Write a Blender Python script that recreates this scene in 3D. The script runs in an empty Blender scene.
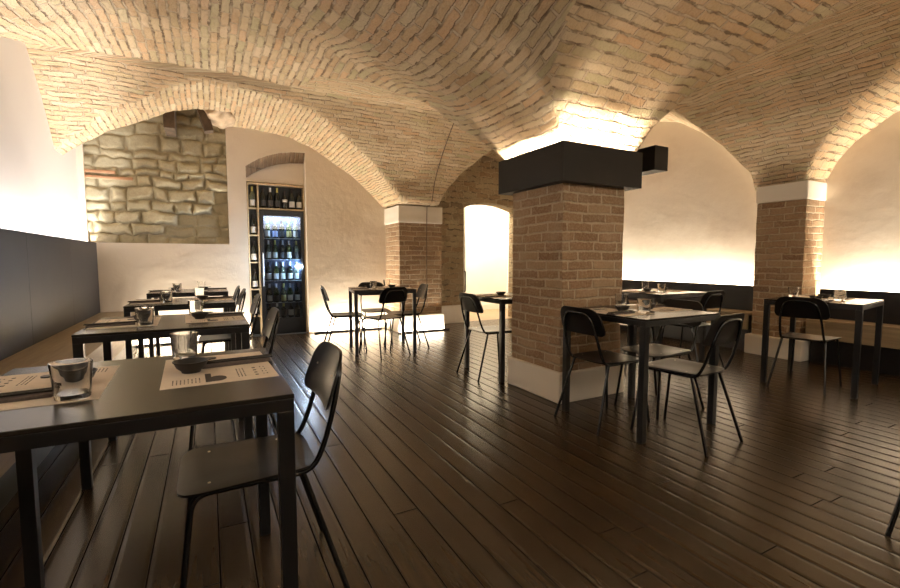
import bpy, bmesh, math, random
import numpy as np
from mathutils import Vector, Matrix
random.seed(7); rng = np.random.RandomState(7)
SC = bpy.context.scene; COL = SC.collection
R = math.radians

# ------------------------------------------------------------------ helpers
def sset(o, label=None, cat=None, group=None, kind=None):
    if label: o['label'] = label
    if cat: o['category'] = cat
    if group: o['group'] = group
    if kind: o['kind'] = kind
    return o
def empty(name, loc=(0, 0, 0), rz=0.0, label=None, cat=None, group=None, kind=None):
    o = bpy.data.objects.new(name, None); COL.objects.link(o)
    o.location = loc; o.rotation_euler = (0, 0, rz); o.empty_display_size = 0.1
    return sset(o, label, cat, group, kind)
def nb(): return bmesh.new()
def obj(name, bm, mat, parent=None, smooth=False, label=None, cat=None, group=None, kind=None, loc=None, rz=None, uv=True, ang=35, recalc=True):
    if recalc: bmesh.ops.recalc_face_normals(bm, faces=bm.faces[:])
    if uv: box_uv(bm)
    me = bpy.data.meshes.new(name); bm.to_mesh(me); bm.free()
    me.materials.append(mat)
    if smooth:
        for p in me.polygons: p.use_smooth = True
        me.set_sharp_from_angle(angle=R(ang))
    o = bpy.data.objects.new(name, me); COL.objects.link(o)
    if parent: o.parent = parent
    if loc is not None: o.location = loc
    if rz is not None: o.rotation_euler = (0, 0, rz)
    return sset(o, label, cat, group, kind)
def box_uv(bm):
    l = bm.loops.layers.uv.verify()
    for f in bm.faces:
        n = f.normal; a = [abs(n.x), abs(n.y), abs(n.z)]
        k = a.index(max(a))
        for lp in f.loops:
            c = lp.vert.co
            lp[l].uv = (c.y + .37, c.z) if k == 0 else ((c.x, c.z) if k == 1 else (c.x, c.y))
def box(bm, x0, x1, y0, y1, z0, z1, bev=0.0, seg=2):
    g = bmesh.ops.create_cube(bm, size=1.0)
    vs = g['verts']
    bmesh.ops.scale(bm, verts=vs, vec=(x1 - x0, y1 - y0, z1 - z0))
    bmesh.ops.translate(bm, verts=vs, vec=((x0 + x1) / 2, (y0 + y1) / 2, (z0 + z1) / 2))
    if bev > 0:
        es = list({e for v in vs for e in v.link_edges})
        bmesh.ops.bevel(bm, geom=es, offset=bev, segments=seg, affect='EDGES', profile=0.6)
    return bm
def bx(*a, **k): return box(nb(), *a, **k)
def prism(bm, pts, axis, a, b):
    """closed outline pts (2D) extruded along axis between a and b"""
    def mk(p, t):
        return (t, p[0], p[1]) if axis == 0 else ((p[0], t, p[1]) if axis == 1 else (p[0], p[1], t))
    v0 = [bm.verts.new(mk(p, a)) for p in pts]; v1 = [bm.verts.new(mk(p, b)) for p in pts]
    n = len(pts)
    bm.faces.new(v0); bm.faces.new(v1[::-1])
    for i in range(n): bm.faces.new((v0[i], v0[(i + 1) % n], v1[(i + 1) % n], v1[i]))
    return bm
def lathe(bm, prof, seg=24, cx=0, cy=0, cap=True):
    rings = []
    for r, z in prof:
        if r < 1e-5: rings.append([bm.verts.new((cx, cy, z))])
        else: rings.append([bm.verts.new((cx + r * math.cos(2 * math.pi * i / seg), cy + r * math.sin(2 * math.pi * i / seg), z)) for i in range(seg)])
    for a, b in zip(rings, rings[1:]):
        for i in range(seg):
            j = (i + 1) % seg
            if len(a) == 1 and len(b) == 1: continue
            if len(a) == 1: bm.faces.new((a[0], b[j], b[i]))
            elif len(b) == 1: bm.faces.new((a[i], a[j], b[0]))
            else: bm.faces.new((a[i], a[j], b[j], b[i]))
    return bm
def fillet(pts, rad, n=5):
    P = [Vector(p) for p in pts]; out = [P[0]]
    for i in range(1, len(P) - 1):
        a, b, c = P[i - 1], P[i], P[i + 1]
        d1 = (a - b); d2 = (c - b); r = min(rad, d1.length * .49, d2.length * .49)
        p = b + d1.normalized() * r; q = b + d2.normalized() * r
        for k in range(n + 1):
            t = k / n; out.append((1 - t) ** 2 * p + 2 * t * (1 - t) * b + t * t * q)
    out.append(P[-1]); return out
def tube(bm, pts, r, seg=10):
    P = [Vector(p) for p in pts]; rings = []
    t = (P[1] - P[0]).normalized()
    n = t.orthogonal().normalized()
    for i, p in enumerate(P):
        if i == 0: tt = (P[1] - P[0])
        elif i == len(P) - 1: tt = P[-1] - P[-2]
        else: tt = (P[i + 1] - P[i - 1])
        tt.normalize()
        n = (n - tt * n.dot(tt)).normalized(); b = tt.cross(n)
        rings.append([bm.verts.new(p + r * (math.cos(2 * math.pi * k / seg) * n + math.sin(2 * math.pi * k / seg) * b)) for k in range(seg)])
    for a, b in zip(rings, rings[1:]):
        for k in range(seg): bm.faces.new((a[k], a[(k + 1) % seg], b[(k + 1) % seg], b[k]))
    bm.faces.new(rings[0][::-1]); bm.faces.new(rings[-1])
    return bm
def dup(root, loc, rz, label=None, group=None):
    r = root.copy(); COL.objects.link(r); r.location = loc; r.rotation_euler = (0, 0, rz)
    if label: r['label'] = label
    if group: r['group'] = group
    for ch in list(root.children):
        c = ch.copy(); COL.objects.link(c); c.parent = r
        for g in list(ch.children):
            d = g.copy(); COL.objects.link(d); d.parent = c
    return r

# ------------------------------------------------------------------ node helpers
class NT:
    def __init__(s, name):
        s.m = bpy.data.materials.new(name); s.m.use_nodes = True
        s.t = s.m.node_tree; s.b = s.t.nodes['Principled BSDF']; s.out = s.t.nodes['Material Output']
    def n(s, typ, **k):
        nd = s.t.nodes.new(typ)
        for a, v in k.items(): setattr(nd, a, v)
        return nd
    def L(s, a, b): s.t.links.new(a, b)
    def put(s, sock, v):
        if isinstance(v, (int, float, tuple, list)): sock.default_value = v
        else: s.L(v, sock)
    def math(s, op, a, b=None, c=None, clamp=False):
        nd = s.n('ShaderNodeMath', operation=op, use_clamp=clamp)
        s.put(nd.inputs[0], a)
        if b is not None: s.put(nd.inputs[1], b)
        if c is not None: s.put(nd.inputs[2], c)
        return nd.outputs[0]
    def mix(s, f, a, b, mode='MIX'):
        nd = s.n('ShaderNodeMix', data_type='RGBA', blend_type=mode)
        s.put(nd.inputs[0], f); s.put(nd.inputs[6], a); s.put(nd.inputs[7], b)
        return nd.outputs[2]
    def noise(s, vec, scale, detail=4, rough=.55, dim='3D'):
        nd = s.n('ShaderNodeTexNoise', noise_dimensions=dim)
        if vec is not None: s.L(vec, nd.inputs['Vector'])
        nd.inputs['Scale'].default_value = scale; nd.inputs['Detail'].default_value = detail; nd.inputs['Roughness'].default_value = rough
        return nd
    def ramp(s, f, stops, interp='LINEAR'):
        nd = s.n('ShaderNodeValToRGB'); cr = nd.color_ramp; cr.interpolation = interp
        while len(cr.elements) < len(stops): cr.elements.new(0.5)
        for e, (p, c) in zip(cr.elements, stops): e.position = p; e.color = (*c, 1) if len(c) == 3 else c
        s.put(nd.inputs[0], f); return nd.outputs[0]
    def sep(s, vec):
        nd = s.n('ShaderNodeSeparateXYZ'); s.L(vec, nd.inputs[0]); return nd.outputs
    def comb(s, x, y, z=0.0):
        nd = s.n('ShaderNodeCombineXYZ'); s.put(nd.inputs[0], x); s.put(nd.inputs[1], y); s.put(nd.inputs[2], z); return nd.outputs[0]
    def mapr(s, v, a, b, c=0., d=1., smooth=True):
        nd = s.n('ShaderNodeMapRange'); nd.interpolation_type = 'SMOOTHSTEP' if smooth else 'LINEAR'
        s.put(nd.inputs[0], v); nd.inputs[1].default_value = a; nd.inputs[2].default_value = b; nd.inputs[3].default_value = c; nd.inputs[4].default_value = d
        return nd.outputs[0]
    def bump(s, h, strength, dist, prev=None):
        nd = s.n('ShaderNodeBump'); s.L(h, nd.inputs['Height']); nd.inputs['Strength'].default_value = strength; nd.inputs['Distance'].default_value = dist
        if prev is not None: s.L(prev, nd.inputs['Normal'])
        return nd.outputs[0]
    def white(s, vec, dim='3D'):
        nd = s.n('ShaderNodeTexWhiteNoise', noise_dimensions=dim); s.L(vec, nd.inputs['Vector']); return nd
def simple(name, col, rough=.5, metal=0., spec=None, noise=0.0, nscale=20, bump=0.0, coat=0.0):
    t = NT(name); b = t.b
    b.inputs['Base Color'].default_value = (*col, 1); b.inputs['Roughness'].default_value = rough; b.inputs['Metallic'].default_value = metal
    if spec is not None: b.inputs['Specular IOR Level'].default_value = spec
    if coat: b.inputs['Coat Weight'].default_value = coat
    if noise or bump:
        tc = t.n('ShaderNodeTexCoord'); nz = t.noise(tc.outputs['Object'], nscale)
        if noise:
            lo = tuple(c * (1 - noise) for c in col); hi = tuple(min(1, c * (1 + noise)) for c in col)
            t.L(t.ramp(nz.outputs[0], [(.3, lo), (.7, hi)]), b.inputs['Base Color'])
        if bump: t.L(t.bump(nz.outputs[0], bump, .004), b.inputs['Normal'])
    return t.m
def brick_mat(name, w, h, mortar, cols, mcol, warp=.008, bump=1.0, depth=.012, rough=.85, wobble=3.0, stain=.25, erode=.5, patch=None, dark=None):
    t = NT(name); uvn = t.n('ShaderNodeUVMap'); uv = uvn.outputs[0]
    n1 = t.noise(uv, wobble, 3); n2 = t.noise(uv, 22, 3)
    u, v, _ = t.sep(uv)
    c1 = t.sep(n1.outputs['Color']); c2 = t.sep(n2.outputs['Color'])
    def wob(x, i):
        a = t.math('MULTIPLY_ADD', t.math('SUBTRACT', c1[i], .5), warp * 6, x)
        return t.math('MULTIPLY_ADD', t.math('SUBTRACT', c2[i], .5), warp * .9, a)
    u = wob(u, 0); v = wob(v, 1)
    vr = t.math('DIVIDE', v, h); row = t.math('FLOOR', vr); fv = t.math('FRACT', vr)
    rw = t.white(t.comb(row, 3.7)).outputs[0]
    ur = t.math('ADD', t.math('DIVIDE', u, w), t.math('MULTIPLY_ADD', row, .5, t.math('MULTIPLY', rw, .35)))
    col = t.math('FLOOR', ur); fu = t.math('FRACT', ur)
    du = t.math('MULTIPLY', t.math('SUBTRACT', .5, t.math('ABSOLUTE', t.math('SUBTRACT', fu, .5))), w)
    dv = t.math('MULTIPLY', t.math('SUBTRACT', .5, t.math('ABSOLUTE', t.math('SUBTRACT', fv, .5))), h)
    d = t.math('MINIMUM', du, dv)
    wn = t.white(t.comb(row, col, 1.3)); rv = wn.outputs[0]
    d2 = t.math('MULTIPLY_ADD', t.math('SUBTRACT', n2.outputs[0], .5), mortar * erode * 2, d)
    mask = t.mapr(d2, mortar * .45, mortar * .45 + .006)
    k = len(cols) - 1
    bc = t.ramp(rv, [(i / k, c) for i, c in enumerate(cols)])
    n3 = t.noise(uv, 55, 5, .65); n4 = t.noise(uv, 2.2, 4)
    bc = t.mix(t.mapr(n3.outputs[0], .35, .75, 0, stain), bc, mcol + (1,) if len(mcol) == 3 else mcol)
    bc = t.mix(t.mapr(n4.outputs[0], .45, .7, 0, .35), bc, tuple(c for c in (patch or mcol)) + (1,))
    mc = t.mix(n3.outputs[0], tuple(c * .72 for c in mcol) + (1,), tuple(min(1, c * 1.12) for c in mcol) + (1,))
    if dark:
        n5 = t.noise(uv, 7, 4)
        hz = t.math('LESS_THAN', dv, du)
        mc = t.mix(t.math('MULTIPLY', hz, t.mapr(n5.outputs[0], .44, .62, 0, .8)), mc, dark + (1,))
    t.L(t.mix(mask, mc, bc), t.b.inputs['Base Color'])
    hh = t.math('MULTIPLY', mask, t.math('MULTIPLY_ADD', rv, .6, .55))
    hh = t.math('ADD', hh, t.math('MULTIPLY', n3.outputs[0], .35))
    hh = t.math('MULTIPLY_ADD', n2.outputs[0], .5, hh)
    t.L(t.bump(hh, bump, depth), t.b.inputs['Normal'])
    t.b.inputs['Roughness'].default_value = rough; t.b.inputs['Specular IOR Level'].default_value = .2
    return t.m

# ------------------------------------------------------------------ materials
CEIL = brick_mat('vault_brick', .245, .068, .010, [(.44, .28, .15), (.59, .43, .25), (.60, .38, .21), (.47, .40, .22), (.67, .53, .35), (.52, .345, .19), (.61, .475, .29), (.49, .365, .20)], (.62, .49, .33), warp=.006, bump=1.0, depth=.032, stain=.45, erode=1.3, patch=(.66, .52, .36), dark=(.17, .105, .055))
PIERB = brick_mat('pier_brick', .25, .073, .010, [(.21, .118, .060), (.27, .155, .082), (.30, .185, .10), (.25, .15, .08), (.37, .25, .145), (.19, .105, .053)], (.52, .41, .28), warp=.005, bump=1.0, depth=.012, wobble=4, stain=.4, erode=1.0)
RUBBLE = brick_mat('rough_masonry', .26, .095, .016, [(.25, .185, .11), (.36, .27, .16), (.29, .185, .10), (.42, .34, .21), (.22, .165, .10)], (.46, .37, .24), warp=.02, bump=1.0, depth=.05, wobble=5, stain=.35, erode=1.2, dark=(.10, .07, .045))
ARCHB = brick_mat('arch_brick', .062, .30, .010, [(.13, .08, .045), (.20, .125, .07), (.16, .10, .06), (.24, .16, .095)], (.27, .19, .12), warp=.004, bump=1.0, depth=.02, stain=.3, dark=(.05, .03, .02))
def plaster_mat(name, col, bump=.35, stain=(.55, .42, .30), big=.5):
    t = NT(name); tc = t.n('ShaderNodeTexCoord'); o = tc.outputs['Object']
    n1 = t.noise(o, 1.6, 5, .6); n2 = t.noise(o, 9, 6, .6); n3 = t.noise(o, 60, 3)
    c = t.mix(t.mapr(n1.outputs[0], .5, .75, 0, .28), col + (1,), stain + (1,))
    t.L(c, t.b.inputs['Base Color']); t.b.inputs['Roughness'].default_value = .85; t.b.inputs['Specular IOR Level'].default_value = .15
    h = t.math('MULTIPLY_ADD', n1.outputs[0], big, t.math('MULTIPLY_ADD', n2.outputs[0], .16, t.math('MULTIPLY', n3.outputs[0], .03)))
    t.L(t.bump(h, bump, .06), t.b.inputs['Normal'])
    return t.m
PLAST = plaster_mat('warm_plaster', (.72, .63, .51), .45)
PLASTL = plaster_mat('pale_plaster', (.74, .70, .66), .14, (.66, .62, .60))
PLASTR = plaster_mat('rough_plaster', (.74, .65, .53), .13, (.46, .34, .23), 1.2)
WHITE = plaster_mat('white_plaster', (.78, .72, .62), .12, (.68, .60, .50))
HALL = simple('hall_white', (.82, .78, .70), .7, noise=.03, nscale=3)
CHAR = simple('charcoal_panel', (.019, .0175, .0185), .45, spec=.3, noise=.15, nscale=6)
BLK = simple('black_metal', (.007, .0065, .0065), .32, noise=.1, nscale=30)
TOP = simple('grey_brown_tabletop', (.021, .017, .0135), .22, spec=.42, noise=.12, nscale=5)
TFRAME = simple('table_frame_metal', (.009, .0088, .0088), .34, noise=.1, nscale=30)
SEATM = simple('black_plywood', (.007, .0060, .0054), .31, spec=.34, noise=.15, nscale=8)
TUBE = simple('black_tube', (.006, .006, .006), .2, noise=.05)
LUMP = simple('lime_lump', (.50, .37, .24), .9, noise=.25, nscale=9, bump=.8)
BOXM = simple('box_black', (.009, .007, .0055), .5, spec=.25, noise=.1, nscale=10)
SCREW = simple('screw_steel', (.6, .55, .45), .3, 1.0)
PAPER = simple('placemat_paper', (.70, .60, .48), .8, noise=.04, nscale=30)
INK = simple('ink', (.05, .042, .036), .7)
NAPK = simple('napkin_taupe', (.105, .082, .07), .9, noise=.2, nscale=120, bump=.2)
STICK = simple('black_lacquer', (.012, .010, .010), .25)
BOWLM = simple('black_stoneware', (.012, .011, .010), .4, noise=.25, nscale=30)
RUSTW = simple('dark_old_wood', (.09, .058, .034), .8, noise=.4, nscale=14, bump=.3)
CABLEM = simple('cable_brown', (.12, .075, .04), .6)
def wood_mat(name, c0, c1, rough=.5):
    t = NT(name); tc = t.n('ShaderNodeTexCoord'); x, y, z = t.sep(tc.outputs['Object'])
    v = t.comb(t.math('MULTIPLY', x, 18), t.math('MULTIPLY', y, 1.2), t.math('MULTIPLY', z, 18))
    n = t.noise(v, 2.0, 6, .6)
    t.L(t.ramp(n.outputs[0], [(.3, c0), (.7, c1)]), t.b.inputs['Base Color']); t.b.inputs['Roughness'].default_value = rough
    t.L(t.bump(n.outputs[0], .1, .003), t.b.inputs['Normal'])
    return t.m
OAK = wood_mat('bench_oak', (.25, .18, .10), (.36, .27, .155), .45)
SHELFW = wood_mat('shelf_wood', (.55, .40, .22), (.66, .50, .30), .5)
def glass_mat(name, col=(1, 1, 1), rough=0.0, ior=1.45):
    t = NT(name); b = t.b
    b.inputs['Base Color'].default_value = (*col, 1); b.inputs['Transmission Weight'].default_value = 1; b.inputs['Roughness'].default_value = rough; b.inputs['IOR'].default_value = ior
    return t.m
GLASS = glass_mat('tumbler_glass', (.97, .97, .96))
def pane_mat(name):
    t = NT(name); tr = t.n('ShaderNodeBsdfTransparent'); gl = t.n('ShaderNodeBsdfGlossy'); gl.inputs['Roughness'].default_value = .02
    tr.inputs[0].default_value = (.86, .92, .98, 1)
    fr = t.n('ShaderNodeFresnel'); fr.inputs[0].default_value = 1.5; mx = t.n('ShaderNodeMixShader')
    t.L(fr.outputs[0], mx.inputs[0]); t.L(tr.outputs[0], mx.inputs[1]); t.L(gl.outputs[0], mx.inputs[2]); t.L(mx.outputs[0], t.out.inputs[0])
    return t.m
PANE = pane_mat('cooler_door_glass')
def floor_mat():
    t = NT('dark_floorboards'); tc = t.n('ShaderNodeTexCoord'); x, y, z = t.sep(tc.outputs['Object'])
    w = .112
    xr = t.math('DIVIDE', x, w); row = t.math('FLOOR', xr); fx = t.math('FRACT', xr)
    rw = t.white(t.comb(row, 5.1)).outputs[0]
    yr = t.math('ADD', t.math('DIVIDE', y, 4.2), t.math('MULTIPLY', rw, 7.)); coln = t.math('FLOOR', yr); fy = t.math('FRACT', yr)
    rv = t.white(t.comb(row, coln, 2.2)).outputs[0]
    g = t.comb(t.math('MULTIPLY', x, 22), t.math('MULTIPLY_ADD', y, 1.2, t.math('MULTIPLY', rv, 40)), 0.)
    n = t.noise(g, 1.6, 5, .6); nb_ = t.noise(tc.outputs['Object'], 1.1, 4); ns = t.noise(t.comb(t.math('MULTIPLY', x, 3), y, 0.), 5, 3)
    c = t.ramp(n.outputs[0], [(.3, (.030, .017, .0075)), (.55, (.044, .0255, .0115)), (.8, (.064, .038, .0175))])
    c = t.mix(t.mapr(rv, 0, 1, 0, .6, False), c, (.020, .0115, .0055, 1))
    c = t.mix(t.mapr(nb_.outputs[0], .3, .8, 0, .5), c, (.055, .033, .015, 1))
    dx = t.math('MULTIPLY', t.math('SUBTRACT', .5, t.math('ABSOLUTE', t.math('SUBTRACT', fx, .5))), w)
    dy = t.math('MULTIPLY', t.math('SUBTRACT', .5, t.math('ABSOLUTE', t.math('SUBTRACT', fy, .5))), 4.2)
    d = t.math('MINIMUM', dx, dy); gap = t.mapr(d, .0014, .0040)
    t.L(t.mix(gap, (.004, .0025, .0015, 1), c), t.b.inputs['Base Color'])
    cup = t.mapr(dx, .001, .020)
    h = t.math('ADD', t.math('MULTIPLY', cup, 1.0), t.math('MULTIPLY', n.outputs[0], .02))
    t.L(t.bump(h, .6, .0022), t.b.inputs['Normal'])
    t.L(t.mapr(gap, 0, 1, .9, .26, False), t.b.inputs['Roughness']); t.L(t.math('MULTIPLY', gap, .42), t.b.inputs['Specular IOR Level'])
    return t.m
FLOOR = floor_mat()
HFLOOR = wood_mat('hall_floor', (.28, .19, .10), (.40, .28, .16), .35)

# ------------------------------------------------------------------ vault height field
def ip(x, pts):
    a = np.array(pts, float); return np.interp(x, a[:, 0], a[:, 1])
def sst(x, a, b):
    t = np.clip((x - a) / (b - a), 0, 1); return t * t * (3 - 2 * t)
SP = 1.93
PA = [(0, SP), (.12, 2.08), (.3, 2.25), (.55, 2.38), (.85, 2.5), (1.4, 2.72), (1.85, 2.86)]
PB = [(0, SP), (.1, 2.12), (.25, 2.36), (.48, 2.65), (.75, 2.79), (1.05, 2.90), (1.47, 3.0), (1.85, 3.03)]
PC = [(-1.6, 2.0), (-1.35, 2.23), (-.92, 2.55), (-.64, 2.69), (-.28, 2.86), (0, 2.93), (.27, 2.93), (.573, 2.92), (1.09, 2.85), (1.35, 2.76), (1.65, 2.60), (1.95, 2.42), (2.3, 2.14), (2.5, 1.95), (2.6, SP)]
PR = [(0, SP), (.1, 2.15), (.28, 2.4), (.51, 2.6), (.74, 2.79), (1.0, 2.9), (1.275, 2.95)]
GB = [(3.3, SP), (3.5, 2.12), (3.75, 2.34), (4.15, 2.65), (4.55, 2.88), (4.85, 2.96), (5.40, 3.0), (5.62, 2.8), (5.79, 2.63), (5.99, 2.4), (6.12, 2.2), (6.2, SP)]
GL = [(3.3, SP), (4.2, 2.38), (4.8, 2.70), (5.40, 3.0), (5.62, 2.8), (5.79, 2.63), (5.99, 2.4), (6.12, 2.22), (6.2, SP)]
GD = [(3.1, SP), (3.24, 2.08), (3.58, 2.47), (4.0, 2.84), (4.39, 3.09), (4.81, 3.20), (5.2, 3.16), (5.6, 2.85), (5.95, 2.5), (6.2, SP)]
GN = [(0, SP), (.1, 2.15), (.25, 2.33), (.55, 2.54), (.74, 2.63), (1.15, 2.82), (1.65, 2.96), (2.2, 3.0)]
def vaultF(x, y):
    wB = sst(np.abs(y - 3.0), .15, 1.35)
    dx = 2.35 - x
    fl = ip(dx, PA) * (1 - wB) + ip(dx, PB) * wB
    zl = ip(y, [(-3, 2.7), (.5, 2.75), (2.2, 2.35), (3, 2.1), (4.2, 2.42), (4.8, 2.72), (5.4, 2.98)])
    crown = 3.03
    left = zl + (crown - zl) * sst(x + 1.35, -.5, .95)
    FL = np.where(x < .5, np.minimum(left, crown), fl)
    bl = sst(x, -.1, 1.0); FL = np.where((x > -.1) & (x < 1.0), np.minimum(left, crown) * (1 - bl) + fl * bl, FL)
    FL = np.where(x >= 1.0, fl, FL)
    FL = np.where(y > 5.40, ip(x, PC), FL)
    dr = np.minimum(x - 3.1, 5.65 - x); FR = np.where(dr > 0, ip(dr, PR), SP - .05)
    z = np.where(x < 2.6, FL, FR)
    return z
def vaultG(x, y):
    wl = sst(x, .2, 1.0); gB = ip(y, GL) * (1 - wl) + ip(y, GB) * wl
    wd = sst(x, 3.1, 4.7); g2 = gB * (1 - wd) + ip(np.where(y < 5, y + .36 * np.clip(6.03 - x, 0, 1.4), y), GD) * wd
    ye = 2.65 - .09 * sst(x, 3.1, 5.6)
    dy = ye - y; dy = np.where(dy > 2.2, 4.4 - dy, dy)
    g1 = np.where(dy > 0, ip(dy, GN), SP - .05)
    return np.where(y > 3.1, g2, np.where(y < ye, g1, SP - .04))
def vault(x, y):
    f = vaultF(x, y); g = vaultG(x, y)
    z = np.maximum(np.maximum(f, g), SP - .03)
    hole = (x < .24 + .10 * np.sin(y * 9)) & (y > 6.42 + .03 * np.sin(x * 7))
    return np.where(hole, 3.42, z), f >= g
def vnoise(x, y, s, seed=0):
    X = x * s; Y = y * s; xi = np.floor(X).astype(int); yi = np.floor(Y).astype(int); fx = X - xi; fy = Y - yi
    fx = fx * fx * (3 - 2 * fx); fy = fy * fy * (3 - 2 * fy)
    def h(a, b):
        n = (a * 374761393 + b * 668265263 + seed * 982451653) & 0x7fffffff
        n = ((n ^ (n >> 13)) * 1274126177) & 0x7fffffff
        return (n ^ (n >> 16)) % 10007 / 10007.0
    return (h(xi, yi) * (1 - fx) + h(xi + 1, yi) * fx) * (1 - fy) + (h(xi, yi + 1) * (1 - fx) + h(xi + 1, yi + 1) * fx) * fy
def grid_mesh(name, V, nx, ny, uvs, mat, flip=False, smooth=True, colors=None):
    """V (nx*ny,3) indexed i*ny+j ; uvs (nfaces*4,2)"""
    i, j = np.meshgrid(np.arange(nx - 1), np.arange(ny - 1), indexing='ij'); a = (i * ny + j).ravel()
    q = np.stack([a, a + ny, a + ny + 1, a + 1], 1)
    if flip: q = q[:, ::-1]
    me = bpy.data.meshes.new(name); n = len(q)
    me.vertices.add(len(V)); me.vertices.foreach_set('co', V.astype(np.float32).ravel())
    me.loops.add(n * 4); me.loops.foreach_set('vertex_index', q.astype(np.int32).ravel())
    me.polygons.add(n); me.polygons.foreach_set('loop_start', np.arange(0, n * 4, 4, dtype=np.int32))
    me.update(calc_edges=True); me.validate()
    if uvs is not None:
        ul = me.uv_layers.new(name='UVMap'); ul.data.foreach_set('uv', uvs(q).astype(np.float32).ravel())
    if colors is not None:
        ca = me.color_attributes.new('tint', 'FLOAT_COLOR', 'POINT'); ca.data.foreach_set('color', colors.astype(np.float32).ravel())
    me.polygons.foreach_set('use_smooth', np.full(n, smooth)); me.materials.append(mat)
    o = bpy.data.objects.new(name, me); COL.objects.link(o); return o
def make_ceiling():
    st = .03
    xs = np.arange(-1.46, 6.14, st); ys = np.arange(-1.9, 7.12, st); nx, ny = len(xs), len(ys)
    X, Y = np.meshgrid(xs, ys, indexing='ij'); Z, isF = vault(X, Y)
    F = vaultF(X, Y); G = vaultG(X, Y)
    # arc lengths of one representative cross section each, so that the courses stay parallel to the vault axes
    fx = vaultF(xs, np.full(nx, 4.3)); gy = vaultG(np.full(ny, 1.6), ys)
    sx = np.concatenate([[0], np.cumsum(np.hypot(st, np.diff(fx)))])[:, None] + 0 * X
    sy = np.concatenate([[0], np.cumsum(np.hypot(st, np.diff(gy)))])[None, :] + 0 * X
    Z = Z + (vnoise(X, Y, 4, 1) - .5) * .025 + (vnoise(X, Y, 13, 2) - .5) * .012
    V = np.stack([X, Y, Z], -1).reshape(-1, 3)
    # the small webs are laid with narrower courses than the main vault
    sx = sx * np.where(X < 2.6, np.where(Y > 5.4, 1.2, .95), 1.45); sy = sy * np.where(Y > 3.1, 1.4, .95)
    uvF = np.stack([Y, sx], -1).reshape(-1, 2); uvG = np.stack([X + 31.3, sy + 17.], -1).reshape(-1, 2)
    fl = isF.reshape(-1)
    def uvs(q):
        f = fl[q].sum(1) >= 2
        return np.where(f[:, None, None], uvF[q], uvG[q]).reshape(-1, 2)
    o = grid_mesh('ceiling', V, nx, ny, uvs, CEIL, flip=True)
    sset(o, 'vaulted brick ceiling over the dining room', kind='structure')
    m = o.modifiers.new('thick', 'SOLIDIFY'); m.thickness = .05; m.offset = -1
    return o
make_ceiling()

# ------------------------------------------------------------------ room shell
S = dict(kind='structure')
obj('floor', bx(-1.5, 6.2, -1.95, 7.02, -.06, 0), FLOOR, label='dark brown glossy floorboards', **S)
obj('floor_hallway', bx(3.2, 6.1, 7.02, 9.2, -.06, 0), HFLOOR, label='light wood floor of the bright hallway', **S)
obj('wall_left', bx(-1.50, -1.35, -1.95, 7.3, -.02, 3.5), PLASTL, label='pale plaster wall above the dark banquette panel', **S)
obj('wall_right', bx(6.03, 6.16, -1.95, 7.0, -.02, 3.5), PLASTR, label='rough plaster wall lit from the bench back', **S)
obj('wall_front', bx(-1.5, 6.1, -1.95, -1.85, -.02, 3.5), PLAST, label='plaster wall closing the room', **S)
def wall_back():
    bm = nb(); y0, y1 = 7.0, 7.28
    box(bm, -1.35, -1.285, y0, y1, 0, 3.5)
    box(bm, -1.285, .27, y0, y1, 0, 1.315)
    # plaster between stone panel and niche, over the niche arch, and right of it
    arch = [(.505, 2.40), (.58, 2.455), (.68, 2.52), (.80, 2.575), (.95, 2.625), (1.12, 2.655), (1.31, 2.665)]
    prism(bm, [(.27, 0), (.505, 0)] + arch + [(1.31, 0), (2.6, 0), (2.6, 3.5), (.27, 3.5)], 1, y0, y1)
    o = obj('wall_back', bm, PLAST, label='warm plaster wall around the stone panel and wine niche', **S)
    bm = nb()
    loops = [[bm.verts.new((x, y0 + .004, z - .001)) for x, z in arch], [bm.verts.new((x, y0 + .115, z - .15 + .02 * (x - .5))) for x, z in arch], [bm.verts.new((x, y0 + .115, z - .001)) for x, z in arch]]
    for a, b in zip(loops, loops[1:] + loops[:1]):
        for k in range(len(arch) - 1): bm.faces.new((a[k], a[k + 1], b[k + 1], b[k]))
    obj('niche_arch_brick', bm, ARCHB, o)
    bm = nb(); box(bm, .506, 1.309, 7.14, 7.26, 2.215, 2.68); obj('niche_lintel', bm, PLAST, o)
    bm = nb(); box(bm, .40, 1.45, y1, y1 + .25, 2.12, 2.9); obj('niche_back', bm, PLAST, o)
wall_back()
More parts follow.
